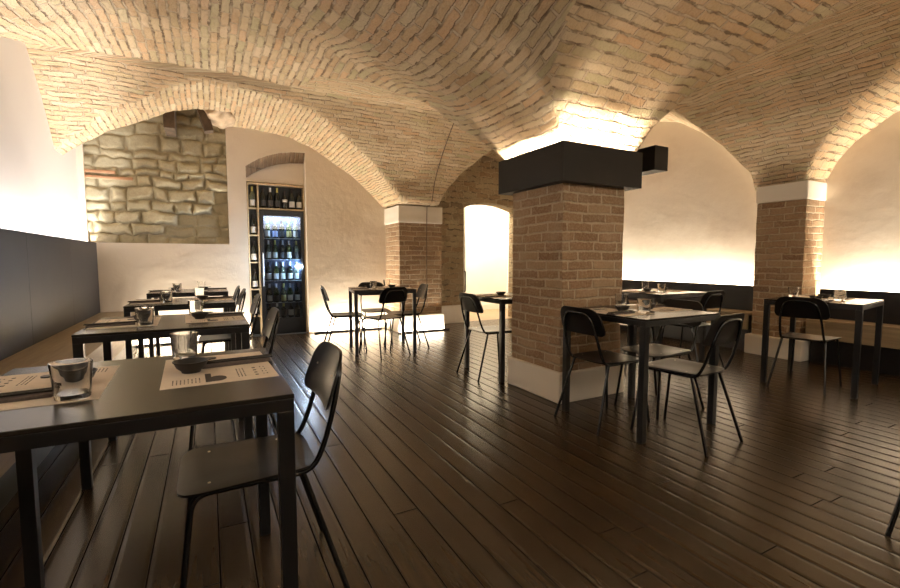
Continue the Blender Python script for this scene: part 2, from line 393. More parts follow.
def stone_panel():
    st = .0075
    xs = np.arange(-1.284, .2695, st); zs = np.arange(1.3155, 3.48, st); nx, nz = len(xs), len(zs)
    X, Zz = np.meshgrid(xs, zs, indexing='ij')
    wx = X + (vnoise(X, Zz, 5, 3) - .5) * .05; wz = Zz + (vnoise(X, Zz, 3.2, 4) - .5) * .07 + (vnoise(X, Zz, 12, 5) - .5) * .03
    edges = [1.0]; r = random.Random(3)
    while edges[-1] < 3.8: edges.append(edges[-1] + r.choice([.10, .13, .16, .18, .14]))
    edges = np.array(edges); ri = np.clip(np.searchsorted(edges, wz) - 1, 0, len(edges) - 2)
    dz = np.minimum(wz - edges[ri], edges[ri + 1] - wz)
    dxm = np.zeros_like(X); cid = np.zeros_like(X, dtype=int)
    for k in range(len(edges) - 1):
        ce = [-2.0 + r.random() * .2]
        while ce[-1] < .8: ce.append(ce[-1] + r.choice([.16, .22, .28, .34, .38, .25]))
        ce = np.array(ce); m = ri == k; ci = np.clip(np.searchsorted(ce, wx[m]) - 1, 0, len(ce) - 2)
        dxm[m] = np.minimum(wx[m] - ce[ci], ce[ci + 1] - wx[m]); cid[m] = ci
    d = np.maximum(dz, 0) * np.maximum(dxm, 0) / np.sqrt(dz ** 2 + dxm ** 2 + 1e-6) + (vnoise(X, Zz, 22, 6) - .5) * .014 + (vnoise(X, Zz, 8, 11) - .5) * .02
    idn = ((ri * 7919 + cid * 104729) % 997) / 997.0
    h = 1 - (1 - np.clip(d / .045, 0, 1)) ** 2.4
    tilt = (idn - .5) * .05
    hgt = h * (.030 + .034 * idn) + tilt * h * .4 + (vnoise(X, Zz, 7, 7) - .5) * .022 + (vnoise(X, Zz, 30, 8) - .5) * .005
    Y = 7.085 - hgt
    V = np.stack([X, Y, Zz], -1).reshape(-1, 3)
    a = np.array([.36, .31, .195]); b = np.array([.52, .46, .31]); mo = np.array([.40, .345, .23])
    t = np.clip(idn + (vnoise(X, Zz, 6, 9) - .5) * .7, 0, 1)[..., None]
    colr = a * (1 - t) + b * t; mk = np.clip(d / .012, 0, 1)[..., None]; colr = mo * (1 - mk) + colr * mk
    brick = ((Zz > 2.165) & (Zz < 2.205) & (X < -.98)) | ((Zz > 2.10) & (Zz < 2.135) & (X < -.80))
    colr[brick] = (.46, .24, .13)
    V = V.copy(); Vb = V.reshape(nx, nz, 3); Vb[..., 1][brick] = 7.02; V = Vb.reshape(-1, 3)
    colr = np.concatenate([colr, np.ones(colr.shape[:2] + (1,))], -1).reshape(-1, 4)
    t = NT('rubble_stone'); at = t.n('ShaderNodeAttribute', attribute_name='tint'); tc = t.n('ShaderNodeTexCoord')
    n = t.noise(tc.outputs['Object'], 35, 6, .7)
    t.L(t.mix(t.mapr(n.outputs[0], .3, .8, 0, .4), at.outputs['Color'], (.24, .20, .13, 1)), t.b.inputs['Base Color'])
    t.L(t.bump(n.outputs[0], .5, .01), t.b.inputs['Normal']); t.b.inputs['Roughness'].default_value = .9; t.b.inputs['Specular IOR Level'].default_value = .15
    o = grid_mesh('wall_stone_panel', V, nx, nz, None, t.m, colors=colr)
    md = o.modifiers.new('thick', 'SOLIDIFY'); md.thickness = .05; md.offset = -1
    sset(o, 'exposed rubble stone panel framed by plaster', kind='structure')
stone_panel()
bm = bx(-.42, -.30, 6.60, 7.06, 2.70, 3.05, bev=.01); obj('trim_beam_stub', bm, RUSTW, label='dark timber stub between the vault rim and stone panel', **S)
bm = prism(nb(), [(-.10, 3.12), (.03, 3.12), (.12, 2.74), (.02, 2.72)], 1, 6.62, 6.78); obj('trim_beam_brace', bm, RUSTW, label='slanted timber brace under the vault rim', **S)
bm = nb(); bmesh.ops.create_icosphere(bm, subdivisions=4, radius=1.0)
for v in bm.verts:
    c = v.co; k = 1 + .12 * math.sin(c.x * 5 + 1) * math.cos(c.z * 6) + .05 * math.sin(c.y * 17 + c.x * 11); v.co = Vector((.20 + .19 * c.x * k, 6.72 + .30 * c.y * k, 3.0 + .17 * c.z * k))
obj('trim_vault_lump', bm, LUMP, smooth=True, ang=80, label='plastered brick lump at the vault rim', **S)

def wall_back_right():
    bm = nb(); y0, y1 = 7.0, 7.3
    arch = [(3.985, 2.01), (4.14, 2.065), (4.34, 2.105), (4.56, 2.12), (4.78, 2.105), (4.99, 2.06), (5.16, 2.01)]
    prism(bm, [(3.1, 0), (3.985, 0)] + arch + [(5.16, 0), (6.1, 0), (6.1, 3.5), (3.1, 3.5)], 1, y0, y1)
    obj('wall_back_right', bm, RUBBLE, label='rough masonry wall with the arched doorway', **S)
    bm = nb(); box(bm, 3.14, 3.985, 6.94, 7.0, 0, .31, bev=.006); box(bm, 5.16, 5.95, 6.94, 7.0, 0, .31, bev=.006)
    obj('baseboard_back', bm, WHITE, label='white plinth along the masonry wall', **S)
    bm = nb(); box(bm, 3.2, 6.1, 8.55, 8.65, 0, 3.0); box(bm, 3.1, 3.2, 7.3, 8.65, 0, 3.0); box(bm, 6.0, 6.1, 7.3, 8.65, 0, 3.0); box(bm, 3.1, 6.1, 7.3, 8.65, 2.9, 3.0)
    obj('wall_hallway', bm, HALL, label='bright white hallway walls beyond the doorway', **S)
    bm = bx(3.2, 6.0, 8.52, 8.55, 0, .12); obj('baseboard_hallway', bm, HALL, label='white skirting of the hallway', **S)
    d = empty('door_1', (3.94, 7.64, 0), label='white hallway door leaf with a black bar handle', kind='structure')
    obj('door_leaf', bx(-.44, .44, -.02, .02, .012, 2.35, bev=.004), HALL, d)
    obj('door_handle', tube(nb(), fillet([(.415, -.02, .50), (.415, -.06, .50), (.415, -.06, .88), (.415, -.02, .88)], .02), .012), BLK, d, smooth=True)
wall_back_right()

def pier(name, label, x0, x1, y0, y1, pl, capz, top, px=.025, capo=.012):
    e = empty(name, ((x0 + x1) / 2, (y0 + y1) / 2, 0), label=label, kind='structure')
    hx, hy = (x1 - x0) / 2, (y1 - y0) / 2
    def rough(z0, z1, a, b, mat, nm, amp):
        bm = nb(); box(bm, -a, a, -b, b, z0, z1, bev=.012, seg=2)
        bmesh.ops.subdivide_edges(bm, edges=[e_ for e_ in bm.edges if e_.calc_length() > .2], cuts=10, use_grid_fill=True)
        for v in bm.verts:
            v.co.x += (math.sin(v.co.z * 23 + v.co.y * 9) + math.sin(v.co.z * 51)) * amp; v.co.y += (math.sin(v.co.z * 29 + v.co.x * 11) + math.sin(v.co.z * 47)) * amp
        return obj(nm, bm, mat, e)
    rough(pl, capz, hx, hy, PIERB, 'brick_shaft', .0025)
    rough(0, pl, hx + px, hy + px, WHITE, 'plinth', .0008)
    if top > capz: rough(capz, top, hx + capo, hy + capo, WHITE, 'capital', .001)
    return e
pier('pillar', 'central square brick pillar with a white plinth', 2.35, 3.00, 2.635, 3.27, .24, 2.02, 2.02)
pier('pillar', 'brick pier with white capital beside the bright doorway', 2.535, 3.245, 6.4, 7.0, .26, 1.66, 1.915, px=.03)
pier('pillar', 'brick wall pier with white capital dividing the glowing wall', 5.65, 6.06, 2.55, 3.05, .23, 1.75, 1.945, px=.045)

# dark cove box on the central pillar
e = empty('light_cove', (2.67, 2.95, 1.67), label='black box cove wrapped round the pillar top, light spilling upward', cat='light fixture')
bm = nb(); X0, X1, Y0, Y1 = -.41, .41, -.41, .41; T = .018
box(bm, X0, X1, Y0, Y0 + T, 0, .28, bev=.002); box(bm, X0, X1, Y1 - T, Y1, 0, .28, bev=.002)
box(bm, X0, X0 + T, Y0 + T, Y1 - T, 0, .28, bev=.002); box(bm, X1 - T, X1, Y0 + T, Y1 - T, 0, .28, bev=.002)
obj('side_panel', bm, BOXM, e)
bm = nb(); box(bm, X0 + T, X1 - T, Y0 + T, -.32, .0, .015); box(bm, X0 + T, X1 - T, .325, Y1 - T, 0, .015); box(bm, X0 + T, -.325, -.32, .325, 0, .015); box(bm, .335, X1 - T, -.32, .325, 0, .015)
obj('bottom_panel', bm, BOXM, e)
e = empty('air_duct', (3.47, 2.97, 1.87), label='black duct box beside the pillar cove', cat='duct')
obj('duct_body', bx(-.08, .09, -.30, .45, 0, .205, bev=.003), BOXM, e)
obj('bracket', bx(-.39, -.08, .02, .08, .02, .06), BOXM, e)

# ------------------------------------------------------------------ benches
def bench(name, label, x_wall, x_panel, x_front, y0, y1, seat_z, panel_z, fz=.20):
    s = 1 if x_front > x_panel else -1
    e = empty(name, ((x_panel + x_front) / 2, (y0 + y1) / 2, 0), label=label, cat='bench', group='built in wall benches')
    ox, oy = e.location.x, e.location.y
    def B(xa, xb, ya, yb, za, zb, bev=.003): return bx(min(xa, xb) - ox, max(xa, xb) - ox, ya - oy, yb - oy, za, zb, bev=bev)
    obj('seat', B(x_panel, x_front, y0, y1, seat_z - .03, seat_z), OAK, e)
    obj('fascia', B(x_front - s * .03, x_front - s * .002, y0, y1, seat_z - fz, seat_z - .0305), OAK, e)
    obj('plinth', B(x_panel + s * .02, x_front - s * .10, y0 + .01, y1 - .01, 0, seat_z - .032), BLK, e)
    n = max(1, round((y1 - y0) / 1.2)); yy = np.linspace(y0, y1, n + 1)
    bm = nb()
    for a, b in zip(yy, yy[1:]): box(bm, min(x_panel, x_panel - s * .03) - ox, max(x_panel, x_panel - s * .03) - ox, a + .001 - oy, b - .001 - oy, seat_z - .1, panel_z, bev=.0015)
    obj('back_panel', bm, CHAR, e)
bench('banquette_bench', 'long oak wall bench with tall charcoal back panel beside the row of tables', -1.35, -1.2, -.74, -1.6, 6.98, .455, 1.31)
bench('banquette_bench', 'oak wall bench with low dark back behind the single chair table', 6.03, 5.92, 5.655, -1.6, 2.50, .47, .785)
bench('banquette_bench', 'dark backed wall bench between the wall pier and masonry wall', 6.03, 5.92, 5.655, 3.10, 6.92, .47, .785)
# low dark light profile on the floor along the back wall
def profile(label, x0, x1, yf, z=.028):
    o = obj('light_profile', bx(x0, x1, yf, yf + .012, 0, z, bev=.001), BLK, label=label, cat='light fixture', group='floor light profiles along the back wall')
profile('low black light profile on the floor under the stone panel', -1.18, .50, 6.88)
profile('low black light profile on the floor between wine cooler and pier', 1.36, 2.42, 6.88)
profile('low black light profile on the floor around the pier base', 2.46, 3.33, 6.29)

# ------------------------------------------------------------------ camera
F = 455.; pitch = math.atan(34 / 455.); yaw = math.atan(242 / 456.3)
cam = bpy.data.cameras.new('camera'); cam.sensor_width = 36; cam.lens = 36 * F / 900.; cam.clip_start = .02
co = bpy.data.objects.new('camera', cam); COL.objects.link(co); co.location = (0, 0, 1.10); co.rotation_euler = (math.pi / 2 - pitch, 0, -yaw)
SC.camera = co

# ------------------------------------------------------------------ tables
TZ = .752
def make_table(w, d, label):
    t = empty('dining_table', label=label, cat='table', group='dark metal dining tables')
    obj('tabletop', bx(-w / 2, w / 2, -d / 2, d / 2, TZ - .012, TZ, bev=.002), TOP, t)
    a = .036; bm = nb()
    z0, z1 = TZ - .045, TZ - .0125
    box(bm, -w / 2 + .001, w / 2 - .001, -d / 2 + .001, -d / 2 + a, z0, z1, bev=.0015); box(bm, -w / 2 + .001, w / 2 - .001, d / 2 - a, d / 2 - .001, z0, z1, bev=.0015)
    box(bm, -w / 2 + .001, -w / 2 + a, -d / 2 + a, d / 2 - a, z0, z1, bev=.0015); box(bm, w / 2 - a, w / 2 - .001, -d / 2 + a, d / 2 - a, z0, z1, bev=.0015)
    obj('apron', bm, TFRAME, t)
    for sx in (-1, 1):
        for sy in (-1, 1):
            xa = sx * (w / 2 - .021); ya = sy * (d / 2 - .021)
            obj('leg', bx(xa - .02, xa + .02, ya - .02, ya + .02, 0, z0, bev=.002), TFRAME, t)
    return t
TABS = {}
def table(key, x0, x1, y0, y1, label, rz=0):
    w, d = x1 - x0, y1 - y0
    t = make_table(w, d, label); t.location = ((x0 + x1) / 2, (y0 + y1) / 2, 0); t.rotation_euler = (0, 0, R(rz)); TABS[key] = ((x0 + x1) / 2, (y0 + y1) / 2, R(rz), w, d)
table('t1', -.565, .187, 1.22, 1.93, 'dark table at the bench, fourth and last from the stone wall')
table('t2', -.575, .187, 2.68, 3.39, 'dark table at the bench, third from the stone wall')
table('t3', -.575, .187, 4.15, 4.86, 'dark table at the bench, second from the stone wall')
table('t4', -.575, .187, 5.60, 6.31, 'dark table at the bench standing closest to the stone wall')
table('M', 2.25, 2.98, 1.80, 2.50, 'dark table standing in front of the central brick pillar')
table('N', 4.03, 4.79, 3.05, 3.72, 'table behind the pillar below the glowing wall')
table('R', 4.43, 5.17, 1.66, 2.33, 'table turned at the oak bench in front of the wall pier', rz=9)
table('B', 1.52, 2.25, 5.03, 5.73, 'table with four chairs beside the wine cooler', rz=-10)
table('C', 2.285, 3.03, 3.33, 4.00, 'table half hidden behind the central pillar near the doorway')

# ------------------------------------------------------------------ chair
def make_chair():
    c = empty('dining_chair', label='x', cat='chair', group='black plywood and tube dining chairs')
    # seat: rounded plywood shell
    def seat_outline(s=1.0):
        pts = []
        w0, w1 = .160, .192
        cor = [(w0, -.195, .06), (w1, .205, .085), (-w1, .205, .085), (-w0, -.195, .06)]
        n = len(cor)
        P = [Vector((x, y)) for x, y, r in cor]
        for i in range(n):
            a, b, d = P[i - 1], P[i], P[(i + 1) % n]; r = cor[i][2]
            p = b + (a - b).normalized() * r; q = b + (d - b).normalized() * r
            for k in range(7):
                t = k / 6; pts.append(((1 - t) ** 2 * p + 2 * t * (1 - t) * b + t * t * q))
        return pts
    def seat_z(x, y): return .446 + .10 * max(0, y - .13) * -1.2 * (y - .13) / .08 * .6 + .35 * x * x * (1 if y < .1 else .6) - .012 + .12 * max(0, -y - .12) ** 1.0 * .35
    ol = seat_outline(); bm = nb(); rings = 7; tv = []; bv = []
    for k in range(rings):
        f = 1 - k / rings
        tv.append([bm.verts.new((p.x * f, p.y * f, seat_z(p.x * f, p.y * f) + (0 if k else -.003))) for p in ol]); 
    ct = bm.verts.new((0, 0, seat_z(0, 0)))
    lo = [bm.verts.new((p.x * .995, p.y * .995, seat_z(p.x, p.y) - .011)) for p in ol]
    lo2 = [bm.verts.new((p.x * .96, p.y * .96, seat_z(p.x, p.y) - .013)) for p in ol]; cb = bm.verts.new((0, 0, seat_z(0, 0) - .013))
    n = len(ol)
    for i in range(n):
        j = (i + 1) % n
        for k in range(rings - 1): bm.faces.new((tv[k][i], tv[k][j], tv[k + 1][j], tv[k + 1][i]))
        bm.faces.new((tv[-1][i], tv[-1][j], ct)); bm.faces.new((lo[i], lo[j], tv[0][j], tv[0][i])); bm.faces.new((lo2[i], lo2[j], lo[j], lo[i])); bm.faces.new((lo2[j], lo2[i], cb))
    seat = obj('seat', bm, SEATM, c, smooth=True, ang=50)
    for sx in (-.125, .125):
        for sy in (-.10, .12):
            z = seat_z(sx, sy); obj('screw', lathe(nb(), [(0, z + .0022), (.004, z + .002), (.005, z - .001), (0, z - .002)], 10, sx, sy), SCREW, seat, smooth=True)
    # backrest: curved panel
    def bp(u, v):
        # u -1..1 across, v 0..1 up ; rounded outline handled by width
        z = .615 + v * .178
        hw = .197 - .022 * v
        a = u * hw
        return Vector((a, -.235 - .10 * (v - .0) * .35 - (z - .62) * .12 + .55 * a * a, z))
    nu, nv = 28, 14; bm = nb()
    def outline_scale(v):
        # superellipse rounding at top and bottom
        r = .42 if v > .5 else .25
        d = (1 - v) if v > .5 else v
        if d >= r: return 1.0
        t = 1 - d / r; return 1 - (.42 if v > .5 else .2) * (1 - math.sqrt(max(0, 1 - t * t)))
    fr = []; bk = []
    for j in range(nv + 1):
        v = (1 - math.cos(math.pi * j / nv)) / 2; s = outline_scale(v)
        fr.append([bm.verts.new(bp((2 * i / nu - 1) * s, v) + Vector((0, .005, 0))) for i in range(nu + 1)])
        bk.append([bm.verts.new(bp((2 * i / nu - 1) * s, v) - Vector((0, .005, 0))) for i in range(nu + 1)])
    for j in range(nv):
        for i in range(nu):
            bm.faces.new((fr[j][i], fr[j][i + 1], fr[j + 1][i + 1], fr[j + 1][i])); bm.faces.new((bk[j][i], bk[j + 1][i], bk[j + 1][i + 1], bk[j][i + 1]))
    per = [(0, i) for i in range(nu)] + [(j, nu) for j in range(nv)] + [(nv, nu - i) for i in range(nu)] + [(nv - j, 0) for j in range(nv)]
    m = len(per)
    for k in range(m):
        a, b = per[k], per[(k + 1) % m]; bm.faces.new((fr[a[0]][a[1]], bk[a[0]][a[1]], bk[b[0]][b[1]], fr[b[0]][b[1]]))
    back = obj('backrest', bm, SEATM, c, smooth=True, ang=50)
    for sx in (-.115, .115):
        p = bp(sx / .19, .55)
        bm = nb(); bmesh.ops.create_uvsphere(bm, u_segments=8, v_segments=5, radius=.0045); bmesh.ops.translate(bm, verts=bm.verts[:], vec=p + Vector((0, .005, 0)))
        obj('screw', bm, SCREW, back, smooth=True)
    r = .0088
    zr = .421
    path = [(.150, .10, zr), (.152, -.175, zr), (.150, -.215, .50), (.142, -.253, .63), (.108, -.286, .760), (-.108, -.286, .760), (-.142, -.253, .63), (-.150, -.215, .50), (-.152, -.175, zr), (-.150, .10, zr)]
    obj('back_frame', tube(nb(), fillet(path, .06, 6), r), TUBE, c, smooth=True, ang=80)
    for yy in (.06, -.13): obj('stretcher', tube(nb(), [(-.15, yy, zr), (.15, yy, zr)], .007), TUBE, c, smooth=True, ang=80)
    for sx in (-1, 1):
        obj('leg', tube(nb(), fillet([(sx * .153, .07, zr), (sx * .155, .165, zr), (sx * .185, .215, 0.0)], .05, 6), r), TUBE, c, smooth=True, ang=80)
        obj('leg', tube(nb(), [(sx * .152, -.145, zr), (sx * .20, -.275, 0.0)], r), TUBE, c, smooth=True, ang=80)
    return c
CH0 = make_chair(); first = [True]
def chair(x, y, face, label):
    """face: heading in degrees of the way the sitter looks (0 = +X)"""
    rz = R(face - 90)
    if first[0]:
        first[0] = False; CH0.location = (x, y, 0); CH0.rotation_euler = (0, 0, rz); CH0['label'] = label; return CH0
    return dup(CH0, (x, y, 0), rz, label)
chair(.10, 1.62, 180, 'large black plywood chair at the table farthest from the stone wall')
chair(.085, 3.05, 180, 'black chair at the third bench row table from the stone wall')
chair(.11, 4.40, 180, 'black chair at the second bench row table from the stone wall')
chair(.05, 5.30, 180, 'black chair in the gap between the two bench row tables near the stone wall')
chair(.03, 5.94, 180, 'black chair at the bench row table beside the stone wall')
chair(2.40, 2.225, 0, 'black chair turned toward the pillar table, its back to the bench row')
chair(2.60, 1.80, 95, 'black chair on the open floor side of the pillar table')
chair(2.93, 2.235, 180, 'black chair at the pillar table facing the bench row')
chair(3.92, 3.34, 0, 'black chair between brick pillar and the table under the glowing wall')
chair(4.45, 3.03, 90, 'black chair on the open side of the table under the glowing wall')
chair(4.60, 2.0, 8, 'lone black chair at the oak bench table by the wall pier')
chair(1.48, 5.52, -8, 'black chair beside the wine cooler facing the pier')
chair(1.79, 5.08, 104, 'black chair with its back to the room at the four chair table')
chair(2.17, 5.35, 172, 'black chair at the four chair table nearest the brick pier')
chair(1.95, 5.82, 262, 'black chair on the wall side of the four chair table')
chair(2.40, 3.66, 0, 'black chair at the half hidden table near the bright doorway')
chair(2.64, .52, 0, 'black chair leg alone poking in over the bare floorboards')

# ------------------------------------------------------------------ place settings
def make_mat():
    m = obj('placemat', bx(-.152, .152, -.21, .21, 0, .0012), PAPER)
    # pot shaped mark, text rows: printed, raised by a hair ; sitter is on +X looking to -X
    z = .0016
    bm = nb()
    box(bm, -.042, -.026, -.185, -.080, .0011, z)               # stem of the mark
    pts = [(-.010 + .024 * math.cos(a), -.152 + .033 * math.sin(a)) for a in [2 * math.pi * i / 20 for i in range(20)]]
    prism(bm, pts, 2, .0011, z); box(bm, -.03, -.006, -.184, -.150, .0011, z)
    obj('logo', bm, INK, m)
    bm = nb(); rr = random.Random(5)
    def rows(x0, y0, ncol, nrow, dx, dy, ln, th=.0030):
        for i in range(nrow):
            y = y0
            for k in range(ncol):
                L_ = rr.uniform(.5, 1) * ln; box(bm, x0 + i * dx, x0 + i * dx + th, y, y + L_, .0011, z); y += ln + dy
    rows(-.125, -.180, 4, 8, .0095, .003, .012)
    rows(.045, -.165, 7, 3, .009, .003, .014)
    rows(.092, -.165, 4, 1, .012, .018, .014, .009)
    rows(.115, -.160, 4, 2, .010, .020, .012)
    obj('lettering', bm, INK, m)
    return m
def make_bowl():
    pr = [(0, .004), (.020, .004), (.020, 0), (.026, 0), (.028, .006), (.040, .016), (.046, .030), (.050, .034), (.050, .036), (.047, .036), (.043, .030), (.037, .018), (.024, .010), (0, .008)]
    bm = lathe(nb(), pr, 28)
    b = obj('sauce_bowl', bm, BOWLM, smooth=True, ang=50)
    bm = nb()
    prism(bm, [(-.016, .045), (.016, .045), (.013, .066), (.006, .073), (-.006, .073), (-.013, .066)], 2, .0315, .0355)
    obj('handle', bm, BOWLM, b)
    return b
def make_glass():
    pr = [(0, .001), (.034, 0), (.0372, .004), (.0388, .03), (.044, .092), (.0440, .0935), (.0418, .0935), (.0414, .092), (.0364, .03), (.033, .015), (0, .0145)]
    return obj('water_glass', lathe(nb(), pr, 32), GLASS, smooth=True, ang=60)
def make_napkin():
    bm = bx(-.105, .105, -.032, .032, 0, .009, bev=.003, seg=3)
    for v in bm.verts: v.co.z += (.0015 * math.sin(v.co.x * 40) if v.co.z > .004 else 0)
    n = obj('folded_napkin', bm, NAPK, smooth=True)
    return n
def make_stick():
    return obj('chopstick', tube(nb(), [(-.115, 0, .0035), (-.02, 0, .0035), (.115, 0, .0028)], .0034, 8), STICK, smooth=True, ang=60)
proto = dict(placemat=make_mat(), sauce_bowl=make_bowl(), water_glass=make_glass(), folded_napkin=make_napkin(), chopstick=make_stick())
CATS = dict(placemat=('placemat', 'printed paper placemats'), sauce_bowl=('bowl', 'small black sauce bowls'), water_glass=('glass', 'water glasses on the tables'), folded_napkin=('napkin', 'folded dark napkins'), chopstick=('chopstick', 'black chopsticks'))
used = {k: False for k in proto}
def put(kind, x, y, z, rz, label, group=None):
    p = proto[kind]; c, g = CATS[kind]
    if not used[kind]:
        used[kind] = True; o = p; o.location = (x, y, z); o.rotation_euler = (0, 0, rz); o['label'] = label; o['group'] = group or g
    else: o = dup(p, (x, y, z), rz, label, group or g)
    o['category'] = c; return o
WH = {'t1': 'the table farthest from the stone wall', 't2': 'the third table from the stone wall', 't3': 'the second table from the stone wall', 't4': 'the table beside the stone wall',
      'M': 'the pillar front table', 'N': 'the table under the glowing wall', 'R': 'the oak bench table', 'B': 'the four chair table', 'C': 'the half hidden pillar table'}
def setting(key, side, side_name, sticks=True, matx=.216, gl=True, mat=True, spin=0.0, nap=True, bowl=True):
    gy, by = (.255, .03) if side > 0 else (.135, -.02)
    """local frame: sitter on +X side (side=1) or -X side (side=-1), table may be turned"""
    cx, cy, rz, w, d = TABS[key]; rz = rz + spin
    a = rz + (0 if side > 0 else math.pi); ca, sa = math.cos(a), math.sin(a)
    def at(lx, ly): return cx + lx * ca - ly * sa, cy + lx * sa + ly * ca
    nm = WH[key]
    z = TZ
    if mat:
        x, y = at(matx, .06 if side > 0 else -.03); put('placemat', x, y, z + .0002, a + R(2), 'cream printed placemat on %s, %s' % (nm, side_name)); z += .0016
    if bowl:
        x, y = at(.14, by); put('sauce_bowl', x, y, z, a + R(-70), 'black sauce bowl on %s, %s' % (nm, side_name))
    if nap:
        ny = .095 if side > 0 else .085; x, y = at(.27, ny); put('folded_napkin', x, y, z, a + R(6), 'dark folded napkin on %s, %s' % (nm, side_name))
        if sticks:
            for k in (-.010, .012):
                x, y = at(.27, ny + k); put('chopstick', x, y, z + .0105, a + R(6 + k * 90), 'black chopstick lying on the napkin of %s, %s' % (nm, side_name), 'chopstick pair on %s, %s' % (nm, side_name))
    if gl:
        x, y = at(.115, gy); put('water_glass', x, y, TZ + .0004, 0, 'clear water glass on %s, %s' % (nm, side_name))
TABS['t1'] = (-.198,) + TABS['t1'][1:]
for k in ('t1', 't2', 't3', 't4'):
    setting(k, 1, 'chair side'); setting(k, -1, 'bench side')
setting('M', -1, 'bench row side'); setting('M', 1, 'glowing wall side')
setting('R', -1, 'chair side'); setting('R', 1, 'bench side')
setting('N', -1, 'pillar side', sticks=False); setting('N', 1, 'bench side', sticks=False)
setting('B', -1, 'cooler side', sticks=False); setting('B', 1, 'pier side', sticks=False)
setting('C', -1, 'chair side', sticks=False, gl=False)

# ------------------------------------------------------------------ wine shelf, cooler and bottles
YF = 7.12
def wine_shelf():
    e = empty('wine_shelf', (.93, YF + .12, 0), label='tall light wood wine shelf framing the cooler in the niche', cat='shelf')
    ox, oy = .93, YF + .12
    def B(n, x0, x1, z0, z1, y0=YF, y1=7.27, mat=SHELFW): return obj(n, bx(x0 - ox, x1 - ox, y0 - oy, y1 - oy, z0, z1, bev=.002), mat, e)
    B('side_board', .520, .536, 0.0, 2.20); B('side_board', 1.292, 1.308, 0.0, 2.20); B('divider', .652, .672, 0.0, 2.178); B('top_board', .520, 1.308, 2.1785, 2.203)
    B('back_board', .53, 1.30, 0, 2.19, 7.262, 7.275, mat=BLK)
    for z in (1.83, 1.445, 1.055, .665, .275): B('shelf_board', .5365, .6515, z, z + .018)
    B('shelf_board', .6725, 1.2915, 1.83, 1.85)
wine_shelf()
SILV = simple('cooler_steel', (.55, .57, .60), .35, .6, noise=.05)
LINER = simple('cooler_liner', (.035, .05, .09), .45, noise=.1)
def cooler():
    x0, x1, y0, y1 = .676, 1.289, YF - .01, 7.258
    e = empty('wine_cooler', ((x0 + x1) / 2, (y0 + y1) / 2, 0), label='black wine cooler with lit glass door full of bottles', cat='wine cooler')
    ox, oy = e.location.x, e.location.y
    def B(n, a, b, c, d, z0, z1, mat, bev=.002): return obj(n, bx(a - ox, b - ox, c - oy, d - oy, z0, z1, bev=bev), mat, e)
    bm = nb()
    box(bm, x0 - ox, x0 + .018 - ox, y0 + .03 - oy, y1 - oy, 0.0, 1.825); box(bm, x1 - .018 - ox, x1 - ox, y0 + .03 - oy, y1 - oy, 0, 1.825)
    box(bm, x0 + .018 - ox, x1 - .018 - ox, y0 + .03 - oy, y1 - oy, 0, .24); box(bm, x0 + .018 - ox, x1 - .018 - ox, y0 + .03 - oy, y1 - oy, 1.76, 1.825)
    obj('cabinet_body', bm, BLK, e)
    B('liner', x0 + .0185, x1 - .0185, y1 - .012, y1 - .001, .2405, 1.7595, LINER)
    for z in (.475, .80, 1.115, 1.425): B('wire_shelf', x0 + .019, x1 - .019, y0 + .045, y1 - .014, z - .012, z - .006, SILV, 0)
    d = empty('door', (0, 0, 0)); d.parent = e
    bm = nb(); f = .05
    a, b, c, dd = x0 - ox, x1 - ox, y0 - oy, y0 + .026 - oy
    box(bm, a, a + f, c, dd, .01, 1.82, bev=.003); box(bm, b - f, b, c, dd, .01, 1.82, bev=.003); box(bm, a + f, b - f, c, dd, .01, .24, bev=.003); box(bm, a + f, b - f, c, dd, 1.74, 1.82, bev=.003)
    obj('door_frame', bm, BLK, d)
    obj('door_glass', bx(a + f, b - f, c + .008, c + .013, .24, 1.74), PANE, d)
    obj('door_handle', tube(nb(), fillet([(.03 - .31, c, .72), (.03 - .31, c - .035, .72), (.03 - .31, c - .035, 1.2), (.03 - .31, c, 1.2)], .012), .007), SILV, d, smooth=True)
cooler()
def bottle_mat(name, col, rough=.08, trans=0.0):
    t = NT(name); t.b.inputs['Base Color'].default_value = (*col, 1); t.b.inputs['Roughness'].default_value = rough
    t.b.inputs['Transmission Weight'].default_value = trans; return t.m
BG = [bottle_mat('bottle_dark', (.010, .012, .008)), bottle_mat('bottle_green', (.05, .10, .03), .08, .35), bottle_mat('bottle_pale', (.55, .62, .42), .06, .75), bottle_mat('bottle_amber', (.10, .05, .015), .08, .3)]
LB = [simple('label_white', (.75, .72, .66), .6), simple('label_blue', (.45, .52, .80), .6), simple('label_dark', (.06, .055, .05), .6), simple('label_gold', (.62, .52, .22), .6)]
CP = [simple('foil_dark', (.03, .02, .02), .3, .3), simple('foil_silver', (.75, .77, .85), .3, .6), simple('foil_gold', (.62, .55, .18), .3, .6)]
def make_bottle(gi, li, ci, s=1.0, wide=1.0, lab=(.03, .115)):
    r = .0365 * wide
    pr = [(0, .006), (r * .6, .002), (r * .93, 0), (r, .006), (r, .175 * s), (r * .93, .195 * s), (r * .62, .215 * s), (.0155, .235 * s), (.0138, .285 * s), (.0152, .287 * s), (.0152, .296 * s), (.0125, .300 * s), (0, .300 * s)]
    b = obj('wine_bottle', lathe(nb(), pr, 16), BG[gi], smooth=True, ang=60)
    q = r + .0007
    pl = [(q - .0005, lab[0]), (q, lab[0]), (q, lab[1]), (q - .0005, lab[1])]
    obj('paper_label', lathe(nb(), pl, 16), LB[li], b, smooth=True, label=None)
    fo = [(.0158, .236 * s), (.0146, .285 * s), (.0160, .287 * s), (.0160, .297 * s), (.013, .3012 * s), (0, .3014 * s)]
    obj('foil', lathe(nb(), fo, 16), CP[ci], b, smooth=True)
    return b
KIND = {}
